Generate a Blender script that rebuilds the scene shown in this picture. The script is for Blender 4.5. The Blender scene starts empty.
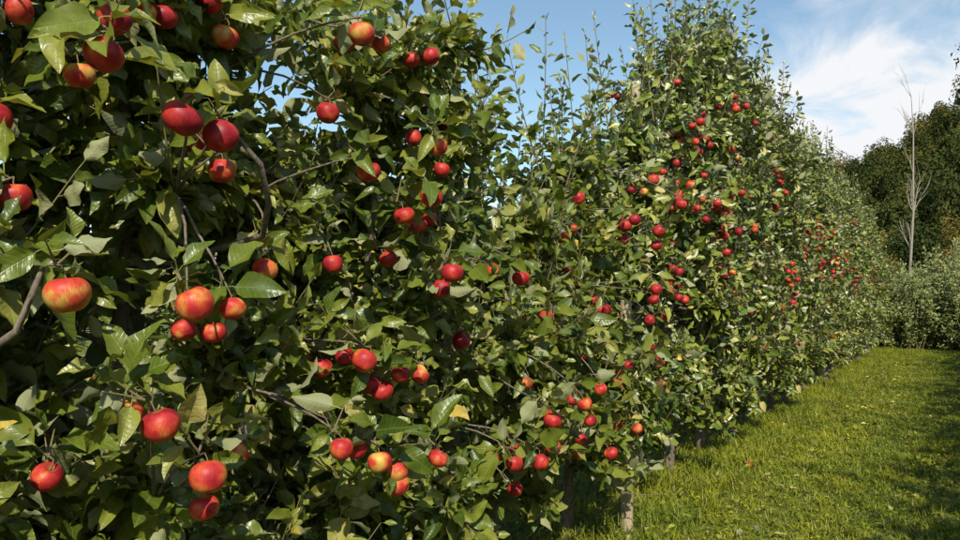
import bpy, math, numpy as np
from mathutils import Vector, Euler, Matrix
rng=np.random.default_rng(11)
scene=bpy.context.scene
scene.view_settings.view_transform='Standard'
scene.view_settings.look='None'
scene.view_settings.exposure=0
# ---------------------------------------------------------------- helpers
def nrm(a):
    return a/np.maximum(np.linalg.norm(a,axis=-1,keepdims=True),1e-9)
class Acc:
    def __init__(s): s.v=[];s.q=[];s.m=[];s.r=[];s.l=[];s.n=0
    def add(s,v,q,m,r,l):
        v=np.asarray(v,dtype=np.float32).reshape(-1,3)
        q=np.asarray(q,dtype=np.int32).reshape(-1,4)
        s.v.append(v);s.q.append(q+s.n);s.m.append(np.full(len(q),m,np.int32))
        s.r.append(np.broadcast_to(np.asarray(r,dtype=np.float32),(len(v),)).copy())
        s.l.append(np.asarray(l,dtype=np.float32).reshape(-1,3));s.n+=len(v)
def mesh_from(acc,name,mats):
    me=bpy.data.meshes.new(name)
    v=np.concatenate(acc.v);q=np.concatenate(acc.q);m=np.concatenate(acc.m)
    me.vertices.add(len(v));me.vertices.foreach_set('co',v.ravel())
    me.loops.add(q.size);me.loops.foreach_set('vertex_index',q.ravel())
    me.polygons.add(len(q));me.polygons.foreach_set('loop_start',np.arange(0,q.size,4,dtype=np.int32))
    me.polygons.foreach_set('loop_total',np.full(len(q),4,np.int32))
    me.polygons.foreach_set('material_index',m)
    me.polygons.foreach_set('use_smooth',np.ones(len(q),bool))
    a=me.attributes.new('rnd','FLOAT','POINT');a.data.foreach_set('value',np.concatenate(acc.r))
    a=me.attributes.new('loc','FLOAT_VECTOR','POINT');a.data.foreach_set('vector',np.concatenate(acc.l).ravel())
    for mt in mats: me.materials.append(mt)
    me.update(calc_edges=True)
    return me
def obj(name,me,parent=None,loc=(0,0,0),rot=(0,0,0),sc=(1,1,1)):
    o=bpy.data.objects.new(name,me);scene.collection.objects.link(o)
    o.location=loc;o.rotation_euler=rot;o.scale=sc
    if parent is not None:o.parent=parent
    return o
def tubes(acc,pts,rad,k,mat,r=0.5):
    pts=np.asarray(pts,float);N,S,_=pts.shape
    rad=np.broadcast_to(rad,(N,S))
    t=nrm(np.gradient(pts,axis=1))
    ref=np.where(np.abs(t[:,:1,2:3])>0.9,np.array([1.,0,0]),np.array([0,0,1.]))
    u=nrm(np.cross(t,np.broadcast_to(ref,t.shape)));w=np.cross(t,u)
    an=np.arange(k)*2*np.pi/k
    v=pts[:,:,None,:]+rad[:,:,None,None]*(np.cos(an)[None,None,:,None]*u[:,:,None,:]+np.sin(an)[None,None,:,None]*w[:,:,None,:])
    i=np.arange(N)[:,None,None]*S*k;s=np.arange(S-1)[None,:,None]*k;j=np.arange(k)[None,None,:];j2=(j+1)%k
    q=np.stack([i+s+j,i+s+j2,i+s+k+j2,i+s+k+j],-1)
    L=np.zeros((N,S,k,3));L[...,0]=np.cos(an);L[...,1]=np.sin(an)
    acc.add(v,q,mat,r,L)
# ---------------------------------------------------------------- leaf prototypes
def leaf_proto(st,cr,fold,curl,wave,wid,tw,asym):
    ts=np.array([-0.27,-0.02]+list(np.linspace(0.0,1.0,st)))
    xs=np.linspace(-1,1,cr)
    V=[];L=[]
    for t in ts:
        if t<=0: w=0.014
        else:
            w=wid*0.5*(math.sin(math.pi*min(1,t**0.82)))**0.75*(1-0.12*t)
            w=max(w,0.006)
        tb=max(t,0)
        cz=-curl*tb*tb
        ang=tw*tb
        for x in xs:
            X=x*w;Z=abs(x)*w*math.tan(fold)*(0.55+0.45*abs(x)) if cr>3 else abs(x)*w*math.tan(fold)
            Z+=wave*math.sin(t*11+x*2.2+asym*5)*abs(x)*w*1.1
            xr=X*math.cos(ang)-Z*math.sin(ang);zr=X*math.sin(ang)+Z*math.cos(ang)
            y=t*(1-0.16*curl*tb)+0.27
            V.append((xr+asym*0.12*tb*tb,y,zr+cz+ (0.06*math.sin((t+.27)*3) if t<0 else 0)))
            L.append((x*w/ (wid*0.5),t,0))
    n=len(ts);q=[]
    for i in range(n-1):
        for j in range(cr-1):
            a=i*cr+j;q.append((a,a+1,a+cr+1,a+cr))
    return np.array(V),np.array(q),np.array(L)
def protos(st,cr,n,seed):
    r=np.random.default_rng(seed)
    return [leaf_proto(st,cr,math.radians(r.uniform(4,45)),r.choice([r.uniform(-.08,.15),r.uniform(.1,.6)]),r.uniform(.1,.55),r.uniform(.42,.60),r.uniform(-.7,.7),r.uniform(-1,1)) for _ in range(n)]
PR={'hi':protos(8,5,18,1),'mid':protos(5,3,12,2),'lo':protos(4,3,8,3)}
def place_leaves(acc,P,A,N,S,R,prs,mat):
    P=np.asarray(P);A=nrm(np.asarray(A));N=np.asarray(N)
    N=nrm(N-(N*A).sum(-1,keepdims=True)*A);B=np.cross(A,N);S=np.asarray(S)[:,None,None];R=np.asarray(R)
    ids=rng.integers(0,len(prs),len(P))
    for k,(V,q,L) in enumerate(prs):
        s=ids==k;n=s.sum()
        if n==0: continue
        v=P[s][:,None,:]+S[s]*(V[None,:,0:1]*B[s][:,None,:]+V[None,:,1:2]*A[s][:,None,:]+V[None,:,2:3]*N[s][:,None,:])
        Q=q[None]+(np.arange(n)*len(V))[:,None,None]
        l=np.repeat(L[None],n,0).copy()
        acc.add(v,Q,mat,np.repeat(R[s],len(V)),l)
# ---------------------------------------------------------------- apples
def apple_proto(nu,nv):
    ph=np.linspace(0.02,math.pi-0.02,nv);th=np.arange(nu)*2*np.pi/nu
    V=np.zeros((nv,nu,3))
    for i,p in enumerate(ph):
        r=math.sin(p)**0.92*(1+0.08*math.cos(p))
        z=0.90*math.cos(p)-0.34*math.exp(-(r/0.30)**2)*(p<1.57)+0.2*math.exp(-(r/0.24)**2)*(p>1.57)
        lob=1+0.03*np.cos(5*th)*max(0,-math.cos(p))+0.025*np.cos(2*th+1)
        V[i,:,0]=r*np.cos(th)*lob;V[i,:,1]=r*np.sin(th)*lob;V[i,:,2]=z
    q=[(i*nu+j,(i+1)*nu+j,(i+1)*nu+(j+1)%nu,i*nu+(j+1)%nu) for i in range(nv-1) for j in range(nu)]
    return V.reshape(-1,3),np.array(q)
AP={'hi':apple_proto(28,20),'mid':apple_proto(14,11),'lo':apple_proto(9,7)}
def place_apple(acc,c,r,lod,tone,rg):
    V,q=AP[lod]
    th=rg.uniform(0,6.28);M=np.array(Matrix.Rotation(abs(rg.normal(0,0.5)),3,Vector((math.cos(th),math.sin(th),0)))@Matrix.Rotation(rg.uniform(0,6.28),3,'Z'))
    sc=np.array([1,rg.uniform(.95,1.03),rg.uniform(.9,1.08)])
    acc.add((V*sc*r)@M.T+np.array(c),q,0,tone,V)
    base=np.array(c)+M@np.array([0,0,0.5*r]);tip=base+M@np.array([0.08*r,0,0.5*r]);end=tip+np.array([-0.15*r*np.sign(c[0]),rg.uniform(-.15,.15)*r,0.35*r])
    tubes(acc,[[base,tip,end]],0.0017 if lod=='hi' else 0.002,5,1)
    return end
# ---------------------------------------------------------------- materials
def newmat(n):
    m=bpy.data.materials.new(n);m.use_nodes=True;nt=m.node_tree;nt.nodes.clear()
    return m,nt
def N(nt,t,**kw):
    n=nt.nodes.new(t)
    for k,v in kw.items():
        if k in n.inputs: n.inputs[k].default_value=v
        else: setattr(n,k,v)
    return n
def ramp(nt,fac,stops,interp='LINEAR'):
    r=nt.nodes.new('ShaderNodeValToRGB');r.color_ramp.interpolation=interp
    el=r.color_ramp.elements
    while len(el)<len(stops): el.new(0.5)
    for e,(p,c) in zip(el,stops): e.position=p;e.color=(*c,1)
    if fac is not None: nt.links.new(fac,r.inputs[0])
    return r.outputs[0]
def math_(nt,op,a,b=None,c=None,clamp=False):
    n=nt.nodes.new('ShaderNodeMath');n.operation=op;n.use_clamp=clamp
    for i,x in enumerate((a,b,c)):
        if x is None: continue
        if isinstance(x,(int,float)): n.inputs[i].default_value=x
        else: nt.links.new(x,n.inputs[i])
    return n.outputs[0]
def mix(nt,f,a,b,bt='MIX'):
    n=nt.nodes.new('ShaderNodeMix');n.data_type='RGBA';n.blend_type=bt
    for i,x in ((0,f),(6,a),(7,b)):
        if isinstance(x,(int,float)): n.inputs[i].default_value=x
        elif isinstance(x,tuple): n.inputs[i].default_value=(*x,1)
        else: nt.links.new(x,n.inputs[i])
    return n.outputs[2]
def leaf_material(name,stops,under,trans,tcol,rough=0.38,detail=True,objrand=False,spec=0.5,back=True,patch=None):
    m,nt=newmat(name);L=nt.links
    at=N(nt,'ShaderNodeAttribute',attribute_name='rnd')
    fac=at.outputs['Fac']
    if objrand:
        oi=N(nt,'ShaderNodeObjectInfo')
        fac=math_(nt,'ADD',math_(nt,'MULTIPLY',fac,0.25),math_(nt,'MULTIPLY',oi.outputs['Random'],0.75))
    col=ramp(nt,fac,stops)
    pb=N(nt,'ShaderNodeBsdfPrincipled',Roughness=rough)
    pb.inputs['Specular IOR Level'].default_value=spec
    geo=N(nt,'ShaderNodeNewGeometry')
    if patch:
        no=N(nt,'ShaderNodeTexNoise',Scale=1.7,Detail=2.0,Roughness=.6);L.new(geo.outputs['Position'],no.inputs['Vector'])
        col=mix(nt,math_(nt,'MULTIPLY_ADD',no.outputs['Fac'],3.2,-1.2,clamp=True),mix(nt,1.0,col,patch[0],'MULTIPLY'),mix(nt,1.0,col,patch[1],'MULTIPLY'))
    if detail:
        lo=N(nt,'ShaderNodeAttribute',attribute_name='loc')
        sep=N(nt,'ShaderNodeSeparateXYZ');L.new(lo.outputs['Vector'],sep.inputs[0])
        ax=math_(nt,'ABSOLUTE',sep.outputs[0])
        mid=math_(nt,'SUBTRACT',1,math_(nt,'MULTIPLY',ax,14),clamp=True)
        vv=math_(nt,'SINE',math_(nt,'MULTIPLY',math_(nt,'SUBTRACT',sep.outputs[1],math_(nt,'MULTIPLY',ax,0.22)),56))
        vein=math_(nt,'POWER',math_(nt,'MULTIPLY_ADD',vv,0.5,0.5),7)
        no=N(nt,'ShaderNodeTexNoise',Scale=42.0,Detail=3.0,Roughness=.65);L.new(geo.outputs['Position'],no.inputs['Vector'])
        col=mix(nt,math_(nt,'MULTIPLY_ADD',no.outputs['Fac'],2.2,-0.6,clamp=True),mix(nt,1.0,col,(0.75,0.82,0.8),'MULTIPLY'),mix(nt,1.0,col,(1.25,1.17,1.1),'MULTIPLY'))
        spot=math_(nt,'GREATER_THAN',no.outputs['Fac'],0.69)
        col=mix(nt,math_(nt,'MULTIPLY',spot,0.65),col,(0.09,0.045,0.015))
        col=mix(nt,math_(nt,'MULTIPLY',math_(nt,'MAXIMUM',mid,math_(nt,'MULTIPLY',vein,0.3)),0.45),col,(0.27,0.30,0.11))
        ucol=mix(nt,math_(nt,'MULTIPLY',mid,0.6),mix(nt,0.2,under,col),(0.38,0.40,0.23))
        h=math_(nt,'ADD',math_(nt,'MULTIPLY',vein,-0.6),math_(nt,'MULTIPLY',mid,-1.0))
        bp=N(nt,'ShaderNodeBump',Strength=0.4,Distance=0.0016);L.new(h,bp.inputs['Height']);L.new(bp.outputs[0],pb.inputs['Normal'])
        L.new(math_(nt,'ADD',math_(nt,'MULTIPLY_ADD',geo.outputs['Backfacing'],0.3,rough-.05),math_(nt,'MULTIPLY',no.outputs['Fac'],0.14)),pb.inputs['Roughness'])
    else: ucol=under
    col2=mix(nt,geo.outputs['Backfacing'],col,ucol) if back else col
    L.new(col2,pb.inputs['Base Color'])
    out=N(nt,'ShaderNodeOutputMaterial')
    if trans>0:
        tr=N(nt,'ShaderNodeBsdfTranslucent');L.new(mix(nt,1.0,col,tcol,'MULTIPLY'),tr.inputs[0])
        mx=N(nt,'ShaderNodeMixShader');mx.inputs[0].default_value=trans
        L.new(pb.outputs[0],mx.inputs[1]);L.new(tr.outputs[0],mx.inputs[2]);L.new(mx.outputs[0],out.inputs[0])
    else: L.new(pb.outputs[0],out.inputs[0])
    return m
LST=[(0,(0.042,0.076,0.008)),(0.3,(0.102,0.148,0.014)),(0.6,(0.195,0.225,0.027)),(0.85,(0.31,0.31,0.065)),(0.965,(0.42,0.37,0.13)),(1.0,(0.58,0.42,0.07))]
M_LEAF=leaf_material('apple_leaf',LST,(0.33,0.34,0.18),0.2,(1.8,1.7,0.55),rough=.33,spec=.55)
M_LEAFB=leaf_material('apple_leaf_plain',LST,(0.33,0.34,0.18),0,(1.9,1.9,0.7),detail=False,rough=.38,spec=.55)
M_HEDGE=leaf_material('shrub_leaf',[(0,(0.09,0.12,0.025)),(0.6,(0.18,0.22,0.05)),(1,(0.30,0.29,0.10))],(0.24,0.27,0.12),0,(1.6,1.7,0.8),detail=False,rough=0.5)
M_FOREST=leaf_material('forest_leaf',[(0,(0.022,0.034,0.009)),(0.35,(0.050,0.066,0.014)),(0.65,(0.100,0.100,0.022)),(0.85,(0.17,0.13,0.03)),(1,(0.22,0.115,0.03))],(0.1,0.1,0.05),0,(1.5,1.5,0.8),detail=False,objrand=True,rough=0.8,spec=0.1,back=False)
M_GRASS=leaf_material('grass_blade',[(0,(0.095,0.125,0.007)),(0.5,(0.205,0.250,0.013)),(0.85,(0.31,0.33,0.03)),(0.97,(0.42,0.37,0.09)),(1,(0.48,0.38,0.17))],(0.1,0.15,0.04),0,(1.4,1.4,0.6),detail=False,rough=0.5,spec=0.25,back=False,patch=((.68,.76,.8),(1.25,1.12,1.0)))
def bark(name,c1,c2,sc=40):
    m,nt=newmat(name);L=nt.links
    tc=N(nt,'ShaderNodeTexCoord');mp=N(nt,'ShaderNodeMapping');mp.inputs['Scale'].default_value=(1,1,0.35)
    L.new(tc.outputs['Object'],mp.inputs[0])
    no=N(nt,'ShaderNodeTexNoise',Scale=float(sc),Detail=4.0,Roughness=0.7);L.new(mp.outputs[0],no.inputs['Vector'])
    col=ramp(nt,no.outputs['Fac'],[(0.3,c1),(0.7,c2)])
    pb=N(nt,'ShaderNodeBsdfPrincipled',Roughness=0.85);L.new(col,pb.inputs['Base Color'])
    bp=N(nt,'ShaderNodeBump',Strength=0.7,Distance=0.006);L.new(no.outputs['Fac'],bp.inputs['Height']);L.new(bp.outputs[0],pb.inputs['Normal'])
    out=N(nt,'ShaderNodeOutputMaterial');L.new(pb.outputs[0],out.inputs[0]);return m
M_BARK=bark('apple_bark',(0.07,0.052,0.036),(0.26,0.21,0.155),60)
M_DEAD=bark('dead_wood',(0.26,0.21,0.17),(0.42,0.36,0.30),8)
M_POST=bark('weathered_post_wood',(0.26,0.20,0.11),(0.52,0.42,0.27),25)
m,nt=newmat('twig_bark');pb=N(nt,'ShaderNodeBsdfPrincipled',Roughness=.7);pb.inputs['Base Color'].default_value=(.18,.14,.065,1);o=N(nt,'ShaderNodeOutputMaterial');nt.links.new(pb.outputs[0],o.inputs[0]);M_TWIG=m
def apple_material():
    m,nt=newmat('apple_skin');L=nt.links
    at=N(nt,'ShaderNodeAttribute',attribute_name='rnd');lo=N(nt,'ShaderNodeAttribute',attribute_name='loc')
    v=lo.outputs['Vector'];sep=N(nt,'ShaderNodeSeparateXYZ');L.new(v,sep.inputs[0])
    off=N(nt,'ShaderNodeVectorMath',operation='MULTIPLY_ADD');L.new(at.outputs['Fac'],off.inputs[1]);off.inputs[0].default_value=(37,61,23);L.new(v,off.inputs[2])
    ang=math_(nt,'ARCTAN2',sep.outputs[1],sep.outputs[0])
    cb=N(nt,'ShaderNodeCombineXYZ');L.new(math_(nt,'MULTIPLY',math_(nt,'COSINE',ang),6),cb.inputs[0]);L.new(math_(nt,'MULTIPLY',math_(nt,'SINE',ang),6),cb.inputs[1]);L.new(math_(nt,'MULTIPLY_ADD',sep.outputs[2],1.0,math_(nt,'MULTIPLY',at.outputs['Fac'],91)),cb.inputs[2])
    st=N(nt,'ShaderNodeTexNoise',Scale=4.2,Detail=4.0,Roughness=0.75);L.new(cb.outputs[0],st.inputs['Vector'])
    bl=N(nt,'ShaderNodeTexNoise',Scale=0.8,Detail=2.0);L.new(off.outputs[0],bl.inputs['Vector'])
    redness=math_(nt,'ADD',math_(nt,'MULTIPLY',at.outputs['Fac'],0.86),math_(nt,'MULTIPLY_ADD',bl.outputs['Fac'],1.9,-0.96))
    redness=math_(nt,'ADD',redness,math_(nt,'MULTIPLY_ADD',st.outputs['Fac'],1.1,-0.55),clamp=True)
    col=ramp(nt,redness,[(0.0,(0.58,0.42,0.09)),(0.2,(0.64,0.25,0.055)),(0.38,(0.60,0.090,0.035)),(0.60,(0.50,0.032,0.028)),(1.0,(0.25,0.010,0.020))])
    vo=N(nt,'ShaderNodeTexVoronoi',Scale=11.0);L.new(off.outputs[0],vo.inputs['Vector'])
    dot=math_(nt,'LESS_THAN',vo.outputs['Distance'],0.11)
    col=mix(nt,math_(nt,'MULTIPLY',dot,0.35),col,(0.62,0.40,0.20))
    cav=math_(nt,'MULTIPLY',math_(nt,'GREATER_THAN',sep.outputs[2],0.3),math_(nt,'SUBTRACT',1,math_(nt,'MULTIPLY',math_(nt,'SQRT',math_(nt,'ADD',math_(nt,'POWER',sep.outputs[0],2),math_(nt,'POWER',sep.outputs[1],2))),2.6),clamp=True),clamp=True)
    col=mix(nt,cav,col,(0.30,0.25,0.07))
    pb=N(nt,'ShaderNodeBsdfPrincipled',Roughness=0.4);L.new(col,pb.inputs['Base Color'])
    pb.inputs['Specular IOR Level'].default_value=0.33
    L.new(math_(nt,'MULTIPLY_ADD',st.outputs['Fac'],0.2,0.38),pb.inputs['Roughness'])
    out=N(nt,'ShaderNodeOutputMaterial');L.new(pb.outputs[0],out.inputs[0]);return m
M_APPLE=apple_material()
# ---------------------------------------------------------------- apple trees
AX=-0.62   # row axis
CM='10 102 189,10 112 187,10 78 151,10 106 149,10 84 198,-14 93 200,-1 93 210,-14 108 219,-18 82 212,-20 137 223,-22 133 232,-20 83 172,-8 127 183,-19 109 123,10 98 124,10 110 111,-4 120 100,-20 91 111,-18 141 108,10 116 148,-23 137 141,-25 129 142,-23 155 159,-16 182 132,-25 181 128,8 162 226,-4 185 232,-25 191 238,-25 183 212,-9 208 234,8 196 183,8 200 200,4 170 188,1 191 177,-25 186 162,-25 215 165,8 208 159,-2 216 154,-1 192 126,-9 213 124,-9 187 123,-6 189 121,6 157 109,-1 171 106,8 171 103,8 179 99,8 180 95,8 200 99,-3 211 235,-25 253 222,-16 236 200,-24 378 206,2 395 194,-12 466 227,8 459 209,8 282 100,8 314 103,5 339 107,8 344 76,8 271 85,3 292 87,5 255 87,8 320 95,-7 333 102,8 407 150,8 411 156,5 425 190,2 430 182'
HERO=[tuple(float(x)/100 for x in s.split()) for s in CM.split(',')]
hr=np.random.default_rng(5)
HR=[];rad={0:.043,1:.040,2:.041,3:.041,4:.040,14:.040,15:.040}
for i,(x,y,z) in enumerate(HERO): HR.append(rad.get(i,hr.uniform(.031,.039)))
TONE=[float(np.clip(hr.normal(.80,.17),.35,1)) for _ in HERO]
for i,t in {0:.95,1:.95,2:.42,3:.62,4:.85,5:.5,13:.30,14:.85,15:.62,19:.6,43:.75,44:.36,45:.45,46:.5,31:.4,32:.7,22:.38,18:.45}.items(): TONE[i]=t
def w_env(z,H,full):
    u=z/H
    return 0.50*min(1,0.55+z*0.7)*(1-max(0,u-0.35)**1.5*(1.15 if not full else .55))
def gen_tree(seed,H,lod,apples,napple,leafscale=1.0,dens=1.0,topshoots=10,leafmat=None,full=False,spur=True,zlow=.32,zcut=.12):
    rg=np.random.default_rng(seed)
    br=Acc();S=14
    tz=np.linspace(-0.05,H*0.96,S)
    wob=np.cumsum(rg.normal(0,0.014,(S,2)),0);wob-=wob[0]
    tp=np.stack([wob[:,0],wob[:,1],tz],-1)
    tubes(br,[tp],np.linspace(0.040,0.008,S)[None]*np.where(np.arange(S)==0,1.35,1.0),8,0)
    def trunk_at(z): return np.array([np.interp(z,tz,tp[:,0]),np.interp(z,tz,tp[:,1]),z])
    bm=1.4 if lod=='hi' else 1.0
    nb=int(11.5*H*bm);bps=[];brs=[]
    for i in range(nb):
        z=zlow+(H-zlow-.13)*((i+rg.uniform(0,1))/nb)
        ph=i*2.39996+rg.normal(0,.35);l=w_env(z,H,full)*rg.uniform(.7,1.12)
        if abs(math.sin(ph))>0.75:l*=1.12
        d=np.array([math.cos(ph),math.sin(ph),0])
        t=np.linspace(0,1,6)[:,None]
        rise=rg.uniform(-.05,.5)*l;sag=rg.uniform(0,.45)*l
        p=trunk_at(z-0.06)+d*l*t+np.array([0,0,1])*(rise*t-sag*t*t)
        p+=np.cumsum(rg.normal(0,.012,(6,3)),0)*(t>0)
        bps.append(p);brs.append(np.linspace(0.012+0.006*(1-z/H),0.004,6)*rg.uniform(.8,1.2)/bm**.7)
    tubes(br,bps,np.array(brs),6,0)
    P=[];A=[];NN=[];SZ=[];R=[];sp=[];sr=[];K=[]
    def shoot(b,d,l,n,ls,up,tight,prot=0):
        d=d/np.linalg.norm(d);S_=5
        t=np.linspace(0,1,S_)[:,None];bend=np.array([0,0,1])*up*l+rg.normal(0,.06,3)*l
        pts=b+d*l*t+bend*t*t
        sp.append(pts);sr.append(np.linspace(.0032,.0012,S_)*(1+l))
        ti=np.linspace(0.12,1,n)+rg.normal(0,.02,n);ti=np.clip(ti,0.02,1)
        pos=b+d*l*ti[:,None]+bend*(ti**2)[:,None]
        tan=nrm(d+2*bend/l*ti[:,None])
        ref=np.array([0.3,0.2,1.0]);u=nrm(np.cross(tan,ref));w=np.cross(tan,u)
        ph=rg.uniform(0,6.28)+np.arange(n)*2.39996+rg.normal(0,.25,n)
        rad=np.cos(ph)[:,None]*u+np.sin(ph)[:,None]*w
        th=np.clip(rg.normal(tight,.25,n)+0.5*(ti>0.9),.05,1.5)
        ax=rad*np.cos(th)[:,None]+tan*np.sin(th)[:,None]
        ax[:,2]-=rg.uniform(0.0,0.6,n)*(tight<0.9)
        outw=pos.copy();outw[:,2]=0;outw[:,1]*=.5;outw=nrm(outw)
        nn=np.array([0,-.25,0.58])+outw*0.75+tan*0.35+rg.normal(0,.5,(n,3))
        flip=rg.random(n)<.09;nn[flip]*=-1     # turned leaves showing the pale underside
        P.append(pos);A.append(ax);NN.append(nn)
        SZ.append(ls*np.clip(rg.normal(1,.24,n),.45,1.6)*(1-0.45*np.clip((ti-.75)/.25,0,1)))
        R.append(np.clip(rg.beta(2.0,2.6,n)+rg.normal(0,.12),0,0.965));K.append(np.full(n,prot))
    for p in bps:
        k=max(4,int(round(15*dens/bm*np.linalg.norm(p[-1]-p[0])/0.45)))
        for j in range(k):
            t=rg.uniform(.15,1)**0.8;f=t*5;i0=min(4,int(f));b=p[i0]+(p[i0+1]-p[i0])*(f-i0)
            out=p[-1]-p[0];out=out/np.linalg.norm(out)
            d=out*rg.uniform(.1,1)+rg.normal(0,.55,3)+np.array([0,0,.3])
            if rg.random()<0.5: shoot(b,d,rg.uniform(.05,.13),int(rg.integers(5,9)),.094*leafscale,.2,.5)
            else: shoot(b,d,rg.uniform(.14,.34),int(rg.integers(8,15)),.088*leafscale,rg.uniform(.1,.6),.6)
    for j in range(int(14*dens)):
        p=bps[int(len(bps)*rg.uniform(.35,1))-1];b=p[rg.integers(2,6)]
        shoot(b,np.array([rg.normal(0,.3),rg.normal(0,.3),1]),rg.uniform(.3,.5),int(rg.integers(13,20)),.07*leafscale,.2,.75)
    for j in range(topshoots):
        zt=H*rg.uniform(.82,.97);b=trunk_at(zt)+rg.normal(0,.13,3)*np.array([1,1.9,0.4])
        shoot(b,np.array([rg.normal(0,.16),rg.normal(0,.2),1]),rg.uniform(.4,.95),int(rg.integers(20,34)),.070*leafscale,.1,.85)
    ap=list(apples);n0=0
    while n0<napple:
        z=H*(.18+.72*rg.beta(1.9,1.7));w=w_env(z,H,full);side=1 if rg.random()<.78 else -1
        y=rg.uniform(-.5,.5);x=side*(w*math.sqrt(max(0.1,1-(y/0.75)**2))+rg.uniform(-.12,.10))
        for c in range(int(rg.choice([1,1,2,3,4,6]))):
            q=(x+rg.normal(0,.04),y+rg.normal(0,.05),z+rg.normal(0,.05))
            if all((q[0]-a[0])**2+(q[1]-a[1])**2+(q[2]-a[2])**2>.068**2 for a in ap):
                ap.append((*q,rg.uniform(.029,.039),float(np.clip(rg.normal(.84,.18),.3,1))))
        n0+=1
    aa=Acc();bp_all=np.concatenate([p[1:] for p in bps]);cp=[]
    for a in ap:
        end=place_apple(aa,a[:3],a[3],lod,a[4],rg)
        if spur:
            dd=np.linalg.norm((bp_all-end)*np.array([1,1,1.3]),axis=1);b=bp_all[np.argmin(dd)]
            mid_=(b+end)/2+np.array([0,0,.02])+rg.normal(0,.012,3)
            cp.append([b,(b+mid_)/2+np.array([0,0,.008]),mid_,(mid_+end)/2+np.array([0,0,.006]),end])
            o_=np.array([np.sign(a[0]),0,0])
            ns=2 if lod=='hi' else 1
            for _ in range(ns): shoot(end-np.array([.02,0,.0])*o_[0],np.array([rg.normal(0,.5)-.1*o_[0],rg.normal(0,.7),.6]),rg.uniform(.04,.10),int(rg.integers(4,7)),.092*leafscale,.1,.3,1)
    if cp: tubes(br,np.array(cp),np.array([[.0048,.0042,.0036,.003,.0024]]*len(cp)),6,0)
    tubes(br,np.array(sp),np.array(sr),4 if lod!='hi' else 5,1)
    P=np.concatenate(P);A=np.concatenate(A);NN=np.concatenate(NN);SZ=np.concatenate(SZ);R=np.concatenate(R);K=np.concatenate(K)
    yl=rg.random(len(R));R=np.where(yl>.984,rg.uniform(.965,1,len(R)),R)
    C=P+nrm(A)*SZ[:,None]*.75;keep=C[:,2]>zcut+.12*rg.random(len(P))
    for a in ap:
        c=np.array(a[:3]);r=a[3];sgn=1 if c[0]>0 else -1
        dr=np.array([1.42*sgn,-0.9 if lod=='hi' else -1.3,(1.5-c[2])*.9]);dr/=np.linalg.norm(dr)
        rel=C-c;s=rel@dr;pd=np.linalg.norm(rel-s[:,None]*dr,axis=1)
        keep&=~((np.linalg.norm(rel,axis=1)<r*1.1)&(K==0))
        keep&=~((np.linalg.norm(rel,axis=1)<r*.95))
        keep&=~((s>0)&(s<.34)&(pd<r*1.15)&(rg.random(len(P))<np.where(K==1,.6,.88)))
    lv=Acc();place_leaves(lv,P[keep],A[keep],NN[keep],SZ[keep],R[keep],PR[lod],0)
    return (mesh_from(br,'branches',[M_BARK,M_TWIG]),mesh_from(lv,'leaves',[leafmat or M_LEAF]),mesh_from(aa,'apples',[M_APPLE,M_TWIG]) if ap else None,int(keep.sum()))
def put_tree(name,meshes,loc,rz=0,sc=(1,1,1)):
    e=obj(name,None,None,loc,(0,0,rz),sc);e.empty_display_size=.3
    obj('trunk_and_branches',meshes[0],e);obj('leaves',meshes[1],e)
    if meshes[2]: obj('apples',meshes[2],e)
    return e
Hs={-1.6:3.1,-.6:3.1,.4:3.05,1.4:3.0,2.4:2.72,3.4:2.3,4.4:2.6,5.4:2.95,6.4:3.85,7.4:4.25}
tot=0
for i in range(10):
    y=-1.6+i;k=round(y,1);H=Hs[k]
    loc_ap=[(h[0]-AX,h[1]-y,h[2],HR[j],TONE[j]) for j,h in enumerate(HERO) if abs(h[1]-y)<=.5 or (i==2 and h[1]<y)]
    hi=0<y<3.0
    nap=0 if y<0 else (5 if y<3 else (8 if y<4 else (14 if y<5.5 else 25)))
    m=gen_tree(100+i,H,'hi' if hi else ('mid' if y>0 else 'lo'),loc_ap,nap,1.08 if hi else 1.04,1.75 if hi else (.7 if y<0 else 1.35),topshoots=11 if y>5 else 8,full=y<3,leafmat=M_LEAF if 0<y<4.5 else M_LEAFB,zlow=.5 if 3<y<8 else .34,zcut=.36 if 3<y<8 else .15)
    tot+=m[3];put_tree('apple_tree',m,(AX,y,0))
var=[gen_tree(300+i,4.05,'mid' if i<2 else 'lo',[],22 if i<2 else 3+3*(i-2),1.05,1.1 if i<2 else .9,topshoots=14,leafmat=M_LEAFB,zlow=.45,zcut=.25) for i in range(4)]
y=8.4;j=0
while y<25.5:
    s=1+rng.uniform(-.06,.06)-.012*max(0,y-12)
    put_tree('apple_tree',var[j%2 if y<11 else (rng.integers(0,4) if y<13.5 else rng.integers(2,4))],(AX+rng.normal(0,.05),y,0),0 if j%2 else math.pi,(1,1.05,s))
    y+=1.0;j+=1
low=[gen_tree(400+i,3.1,'lo',[],5,1.3,0.4,topshoots=6,leafmat=M_LEAFB,spur=False) for i in range(3)]
for i in range(29):
    put_tree('apple_tree',low[rng.integers(0,3)],(3.5+rng.normal(0,.05),-3+i*1.0,0),rng.choice([0,math.pi]),(1,1.05,rng.uniform(.94,1.16)))
for i in range(16):
    put_tree('apple_tree',low[rng.integers(0,3)],(-4.6+rng.normal(0,.05),-1+i*1.1,0),rng.choice([0,math.pi]),(1,1.1,rng.uniform(.7,.8)))
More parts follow.
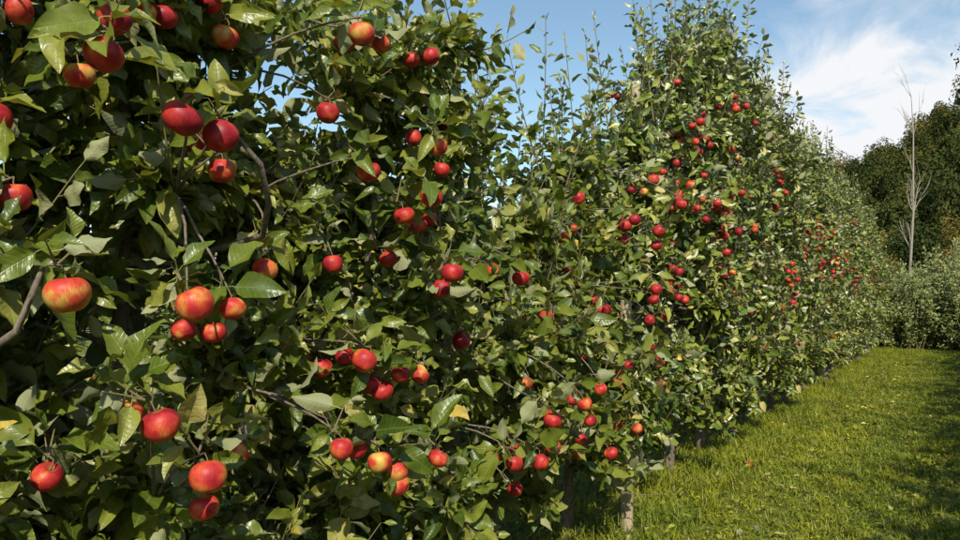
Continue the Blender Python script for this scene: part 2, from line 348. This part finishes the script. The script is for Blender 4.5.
# ---------------------------------------------------------------- trellis
def post(y,h,x=AX-.08,r=.04):
    a=Acc();z=np.array([-.2,.5,1.2,h-.02,h,h]);tubes(a,[np.stack([np.full(6,0)+np.array([0,.003,-.004,.002,.002,.002]),np.zeros(6),z],-1)],np.array([[r,r*.98,r,r*.96,r*.9,.001]]),12,0)
    obj('trellis_post',mesh_from(a,'post',[M_POST]),None,(x,y,0))
post(3.05,2.74,AX+.04,.042);post(4.72,1.5,-.34,.04)
for yy,hh in ((-2.2,2.7),(5.9,3.3),(12.5,3.4),(19,3.4)): post(yy,hh)
m,nt=newmat('galvanised_wire');pb=N(nt,'ShaderNodeBsdfPrincipled',Roughness=0.45,Metallic=0.9);pb.inputs['Base Color'].default_value=(.35,.35,.34,1);o=N(nt,'ShaderNodeOutputMaterial');nt.links.new(pb.outputs[0],o.inputs[0]);M_WIRE=m
a=Acc();ys=np.linspace(-3,26,60)
tubes(a,[np.stack([np.full(60,AX-.03),ys,z+.015*np.sin(ys*2)],-1) for z in (.75,1.4,2.05,2.5)],.0016,5,0)
obj('trellis_wire',mesh_from(a,'wires',[M_WIRE]))
a=Acc()
tubes(a,[[(-.55,1.42,1.60),(-.3,1.41,1.64),(-.05,1.38,1.67),(.06,1.30,1.74),(.12,1.22,1.82),(.08,1.12,1.93)],
         [(-.6,.6,1.2),(-.3,.62,1.3),(-.1,.68,1.36),(.0,.74,1.44),(.02,.76,1.52),(0,.8,1.6)]],np.array([[.010,.009,.0085,.008,.0065,.004]]*2),8,0)
obj('apple_tree_limbs',mesh_from(a,'limbs',[M_BARK]))
# ---------------------------------------------------------------- ground & hill
def hill(x,y):
    R=15+75/(1+np.exp(-(x+5.2)/24)); R=np.minimum(R,90)*.86
    t=np.clip((y-120)/165,0,1);s=t*t*(3-2*t)
    bump=3*np.sin(x*.06+1)*np.sin(y*.05)+2*np.sin(x*.13+y*.07)
    far=np.clip((y-300)/300,0,1)
    return s*(R+bump)*(1-.5*far)
g=np.linspace(-1,1,181);gx=np.sign(g)*(np.abs(g)**2.6)*1500;gy=gx
X,Y=np.meshgrid(gx,gy,indexing='xy');Z=hill(X,Y)
a=Acc();n=181;i=np.arange(n-1)[:,None]*n+np.arange(n-1)[None]
a.add(np.stack([X,Y,Z],-1),np.stack([i,i+1,i+n+1,i+n],-1),0,.5,np.stack([X,Y,Z],-1))
m,nt=newmat('ground_turf');L=nt.links
geo=N(nt,'ShaderNodeNewGeometry');n1=N(nt,'ShaderNodeTexNoise',Scale=1.3,Detail=3.0,Roughness=.7);n2=N(nt,'ShaderNodeTexNoise',Scale=45.0,Detail=3.0,Roughness=.7)
L.new(geo.outputs['Position'],n1.inputs['Vector']);L.new(geo.outputs['Position'],n2.inputs['Vector'])
c=ramp(nt,math_(nt,'MULTIPLY_ADD',n2.outputs['Fac'],.6,math_(nt,'MULTIPLY',n1.outputs['Fac'],.4)),[(.3,(.045,.045,.012)),(.5,(.12,.14,.014)),(.7,(.17,.19,.03))])
pb=N(nt,'ShaderNodeBsdfPrincipled',Roughness=.9);L.new(c,pb.inputs['Base Color'])
o=N(nt,'ShaderNodeOutputMaterial');L.new(pb.outputs[0],o.inputs[0])
obj('ground',mesh_from(a,'ground',[m]))
def grass_tile(seed,n,h):
    rg=np.random.default_rng(seed);a=Acc()
    cl=rg.uniform(0,1,(110,2));ch=rg.uniform(.25,1.6,110)
    p=rg.uniform(0,1,(n,2));own=np.argmin(((p[:,None]-cl[None])**2).sum(-1),1)
    hh=h*ch[own]*rg.uniform(.5,1.3,n);ph=rg.uniform(0,6.28,n);lean=rg.uniform(.3,1.5,n)*hh
    wv=rg.uniform(.0018,.0034,n);d=np.stack([np.cos(ph),np.sin(ph),0*ph],-1);s=np.stack([-np.sin(ph),np.cos(ph),0*ph],-1)
    b=np.stack([p[:,0]-.5,p[:,1]-.5,np.full(n,-.004)],-1)
    V=[]
    for t,wf in ((0,1),(.5,.9),(1,.15)):
        c=b+d*(lean*t*t)[:,None]+np.array([0,0,1])*(hh*(t-.25*t*t*lean/np.maximum(hh,1e-4)))[:,None]
        V+= [c-s*(wv*wf)[:,None],c+s*(wv*wf)[:,None]]
    V=np.stack(V,1);k=np.arange(n)[:,None]*6
    q=np.stack([k+np.array([[0,1,3,2]]),k+np.array([[2,3,5,4]])],1)
    R=np.clip(rg.beta(2,2.4,n)*.8+.35*(ch[own]-.9)+.05,0,.94);R=np.where(rg.random(n)>.91,rg.uniform(.94,1,n),R)
    a.add(V,q,0,np.repeat(R,6),np.zeros((n*6,3)))
    nw=int(n*.10);P=np.stack([rg.uniform(-.5,.5,nw),rg.uniform(-.5,.5,nw),rg.uniform(.01,.04,nw)*h/.05],-1)
    A=np.stack([rg.normal(0,1,nw),rg.normal(0,1,nw),rg.uniform(-.1,.5,nw)],-1);NN=np.array([0,0,1])+rg.normal(0,.3,(nw,3))
    place_leaves(a,P,A,NN,rg.uniform(.015,.05,nw),rg.uniform(.0,.9,nw),PR['lo'],0)
    return mesh_from(a,'grass_tile',[M_GRASS])
tiles=[grass_tile(i,4200,.045) for i in range(5)];weeds=[grass_tile(20+i,2800,.10) for i in range(3)]
G=obj('grass',None)
def tile(x,y,ms): obj('grass_patch',ms[rng.integers(0,len(ms))],G,(x,y,0),(0,0,math.pi/2*rng.integers(0,4)),(1,1,rng.uniform(.8,1.25)))
for iy in range(-3,32):
    for x in (.55,1.55,2.55): tile(x,iy,tiles)
    for x in (-.45,-1.45,3.55): tile(x,iy,weeds)
    if iy<10:
        for x in (-2.45,-3.45): tile(x,iy,tiles)
a=Acc();n=220;P=np.stack([rng.uniform(-.3,2.6,n),rng.uniform(2,20,n),rng.uniform(.03,.05,n)],-1);P[:,0]=np.where(rng.random(n)<.7,rng.uniform(-.4,.6,n),P[:,0])
place_leaves(a,P,np.stack([rng.normal(0,1,n),rng.normal(0,1,n),rng.normal(0,.2,n)],-1),np.array([0,0,1.])+rng.normal(0,.4,(n,3)),rng.uniform(.05,.08,n),rng.uniform(.9,1,n),PR['mid'],0)
obj('fallen_leaves',mesh_from(a,'fallen_leaves',[M_LEAFB]))
a=Acc();place_apple(a,(0,0,0),.036,'mid',.8,rng);obj('fallen_apple',mesh_from(a,'fallen_apple',[M_APPLE,M_TWIG]),None,(-.08,7.0,.035))
# ---------------------------------------------------------------- crowns
def crown(seed,rx,rz,n,ls,trunk_h,lob=9,mat=None):
    rg=np.random.default_rng(seed);a=Acc()
    cs=nrm(rg.normal(0,1,(lob,3)))*rg.uniform(.25,.62,(lob,1));rr=rg.uniform(.28,.55,lob)
    k=rg.integers(0,lob,n);dv=nrm(rg.normal(0,1,(n,3)));p=cs[k]+dv*(rr[k]*rg.uniform(.7,1.06,n))[:,None]
    P=p*np.array([rx,rx,rz])+np.array([0,0,trunk_h+rz*.8])
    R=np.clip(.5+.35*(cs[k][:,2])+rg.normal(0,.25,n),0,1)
    NN=dv*.8+nrm(cs[k])*.3+rg.normal(0,.28,(n,3))+np.array([0,0,.15])
    place_leaves(a,P,np.cross(NN,rg.normal(0,1,(n,3))),NN,rg.uniform(.6,1.3,n)*ls,R,PR['lo'],0)
    lim=[[np.array([0,0,trunk_h*.6]),np.array([0,0,trunk_h])+(c*np.array([rx,rx,rz*.5]))*.4,c*np.array([rx,rx,rz])+np.array([0,0,trunk_h+rz*.8])] for c in cs]
    tubes(a,lim,np.array([[.03*rx,.02*rx,.008*rx]]*lob),5,1)
    tubes(a,[[(0,0,-1),(0,0,trunk_h*.6),(0,0,trunk_h+rz*.9)]],np.array([[.05*rx,.04*rx,.015*rx]]),7,1)
    return mesh_from(a,'crown',[mat or M_FOREST,M_TWIG])
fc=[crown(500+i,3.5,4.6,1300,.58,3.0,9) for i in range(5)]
F=obj('forest',None)
for _ in range(1700):
    x=rng.uniform(-150,160);y=rng.uniform(150,285)
    z=float(hill(np.array(x),np.array(y)));s=rng.uniform(.7,1.5)
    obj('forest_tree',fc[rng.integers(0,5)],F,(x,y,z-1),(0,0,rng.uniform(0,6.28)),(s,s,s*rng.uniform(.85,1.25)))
mc=[crown(600+i,3.0,3.4,6000,.28,2.4,16) for i in range(3)]
for x,y,s in ((-6,72,.95),(-1.5,78,1.05),(3,70,1.0),(7,74,1.1),(-3.2,60,.65),(1.8,58,.62),(5,62,.8),(11,66,1.1),(-11,75,.9),(16,70,1.2),(-17,80,1.1),(9,55,.8)):
    obj('deciduous_tree',mc[rng.integers(0,3)],None,(x,y,0),(0,0,rng.uniform(0,6)),(s,s,s))
oc=crown(650,4.2,2.0,12000,.18,8.6,16);obj('deciduous_tree',oc,None,(4.7,36,0))
sh=[]
for i in range(3):
    rg=np.random.default_rng(700+i);a=Acc();P=[];A=[];ST=[]
    for s in range(200):
        th=rg.uniform(0,6.28);tilt=abs(rg.normal(0,.42));l=rg.uniform(1.0,2.6)*math.cos(tilt*.7)
        d=np.array([math.cos(th)*math.sin(tilt),math.sin(th)*math.sin(tilt),math.cos(tilt)]);b=np.array([rg.normal(0,.25),rg.normal(0,.25),0])
        ST.append([b,b+d*l*.5,b+d*l+np.array([0,0,-.1])]);t=rg.uniform(.1,1,45)
        P.append(b+d*l*t[:,None]);A.append(d*.7+rg.normal(0,.6,(45,3)))
    P=np.concatenate(P);A=np.concatenate(A)
    place_leaves(a,P,A,rg.normal(0,.4,P.shape)+np.array([.3,-.7,.5]),rg.uniform(.06,.12,len(P)),rg.beta(2,2,len(P)),PR['lo'],0)
    tubes(a,ST,np.array([[.010,.007,.003]]*200),4,1);sh.append(mesh_from(a,'shrub',[M_HEDGE,M_TWIG]))
for i in range(26):
    s=rng.uniform(.7,1.15);obj('shrub',sh[i%3],None,(-3.4+ (i%13)*.95+rng.normal(0,.15),26.6+(i//13)*1.5+rng.normal(0,.35),0),(0,0,rng.normal(0,.6)),(s,s,s*(.92+.25*(i//13))))
# dead tree
a=Acc();rg=np.random.default_rng(42)
def grow(p,d,l,r,dep):
    S=7;pts=[p];rs=[r]
    for i in range(S-1):
        d=d+rg.normal(0,.06,3)+np.array([0,0,.06]);d/=np.linalg.norm(d);pts.append(pts[-1]+d*l/(S-1));rs.append(r*(1-.8*(i+1)/(S-1)))
    tubes(a,[pts],np.array([rs]),6,0)
    if dep>0:
        for k in range(16 if dep==2 else 4):
            j=rg.integers(2,S);th=rg.uniform(0,6.28)
            dd=d+np.array([math.cos(th),math.sin(th),.2])*rg.uniform(.35,.6)
            grow(pts[j],dd/np.linalg.norm(dd),l*rg.uniform(.07,.18) if dep==2 else l*rg.uniform(.3,.6),rs[j]*.35+.010,dep-1)
grow(np.array([0,0,-.2]),np.array([0,0,1.]),15.6,.13,2)
obj('dead_tree',mesh_from(a,'dead_tree',[M_DEAD]),None,(-1.2,60,0))
# ---------------------------------------------------------------- sky, sun
el=math.radians(41);sd=np.array([.60,-.80]);sd/=np.linalg.norm(sd)
S=Vector((sd[0]*math.cos(el),sd[1]*math.cos(el),math.sin(el)))
li=bpy.data.lights.new('sun','SUN');li.energy=5.0;li.angle=math.radians(.5);li.color=(1,.93,.79)
so=bpy.data.objects.new('sun',li);scene.collection.objects.link(so);so.rotation_euler=S.to_track_quat('Z','Y').to_euler();so.location=(10,-10,15)
W=bpy.data.worlds.new('World');scene.world=W;W.use_nodes=True;nt=W.node_tree;nt.nodes.clear();L=nt.links
sk=N(nt,'ShaderNodeTexSky');sk.sky_type='NISHITA';sk.sun_disc=False;sk.sun_elevation=el;sk.sun_rotation=math.atan2(sd[0],sd[1]);sk.air_density=1.0;sk.dust_density=.3;sk.ozone_density=1.4
tc=N(nt,'ShaderNodeTexCoord');sep=N(nt,'ShaderNodeSeparateXYZ');L.new(tc.outputs['Generated'],sep.inputs[0])
zz=math_(nt,'ADD',math_(nt,'MAXIMUM',sep.outputs[2],0),.12)
cb=N(nt,'ShaderNodeCombineXYZ');L.new(math_(nt,'DIVIDE',sep.outputs[0],zz),cb.inputs[0]);L.new(math_(nt,'MULTIPLY',math_(nt,'DIVIDE',sep.outputs[1],zz),.8),cb.inputs[1]);cb.inputs[2].default_value=3.3
no=N(nt,'ShaderNodeTexNoise',Scale=2.0,Detail=6.0,Roughness=.6,Distortion=.5);L.new(cb.outputs[0],no.inputs['Vector'])
dt=N(nt,'ShaderNodeVectorMath',operation='DOT_PRODUCT');dt.inputs[1].default_value=(0.00,.975,.22);L.new(tc.outputs['Generated'],dt.inputs[0])
bank=math_(nt,'MULTIPLY',math_(nt,'SUBTRACT',dt.outputs['Value'],.93,clamp=True),4.2)
hi_=math_(nt,'MULTIPLY',math_(nt,'SUBTRACT',sep.outputs[2],.26,clamp=True),2.6)
cl=math_(nt,'SUBTRACT',math_(nt,'ADD',math_(nt,'SUBTRACT',no.outputs['Fac'],.07),math_(nt,'MINIMUM',bank,.24)),hi_)
mask=ramp(nt,cl,[(.45,(0,0,0)),(.56,(.3,.3,.3)),(.68,(1,1,1))])
base=mix(nt,1.0,sk.outputs[0],(1.42,1.50,1.36),'MULTIPLY')
col=mix(nt,mask,base,(8.0,8.15,8.4))
bg=N(nt,'ShaderNodeBackground');bg.inputs[1].default_value=.115;L.new(col,bg.inputs[0])
o=N(nt,'ShaderNodeOutputWorld');L.new(bg.outputs[0],o.inputs[0])
# ---------------------------------------------------------------- camera
cd=bpy.data.cameras.new('camera');cam=bpy.data.objects.new('camera',cd);scene.collection.objects.link(cam)
cam.location=(1.5,0,1.5);cam.rotation_euler=(math.pi/2+math.radians(2.28),0,math.radians(32.2));cd.sensor_width=36;cd.lens=28.26;cd.clip_start=.05;cd.clip_end=4000
scene.camera=cam
print('LEAVES',tot)
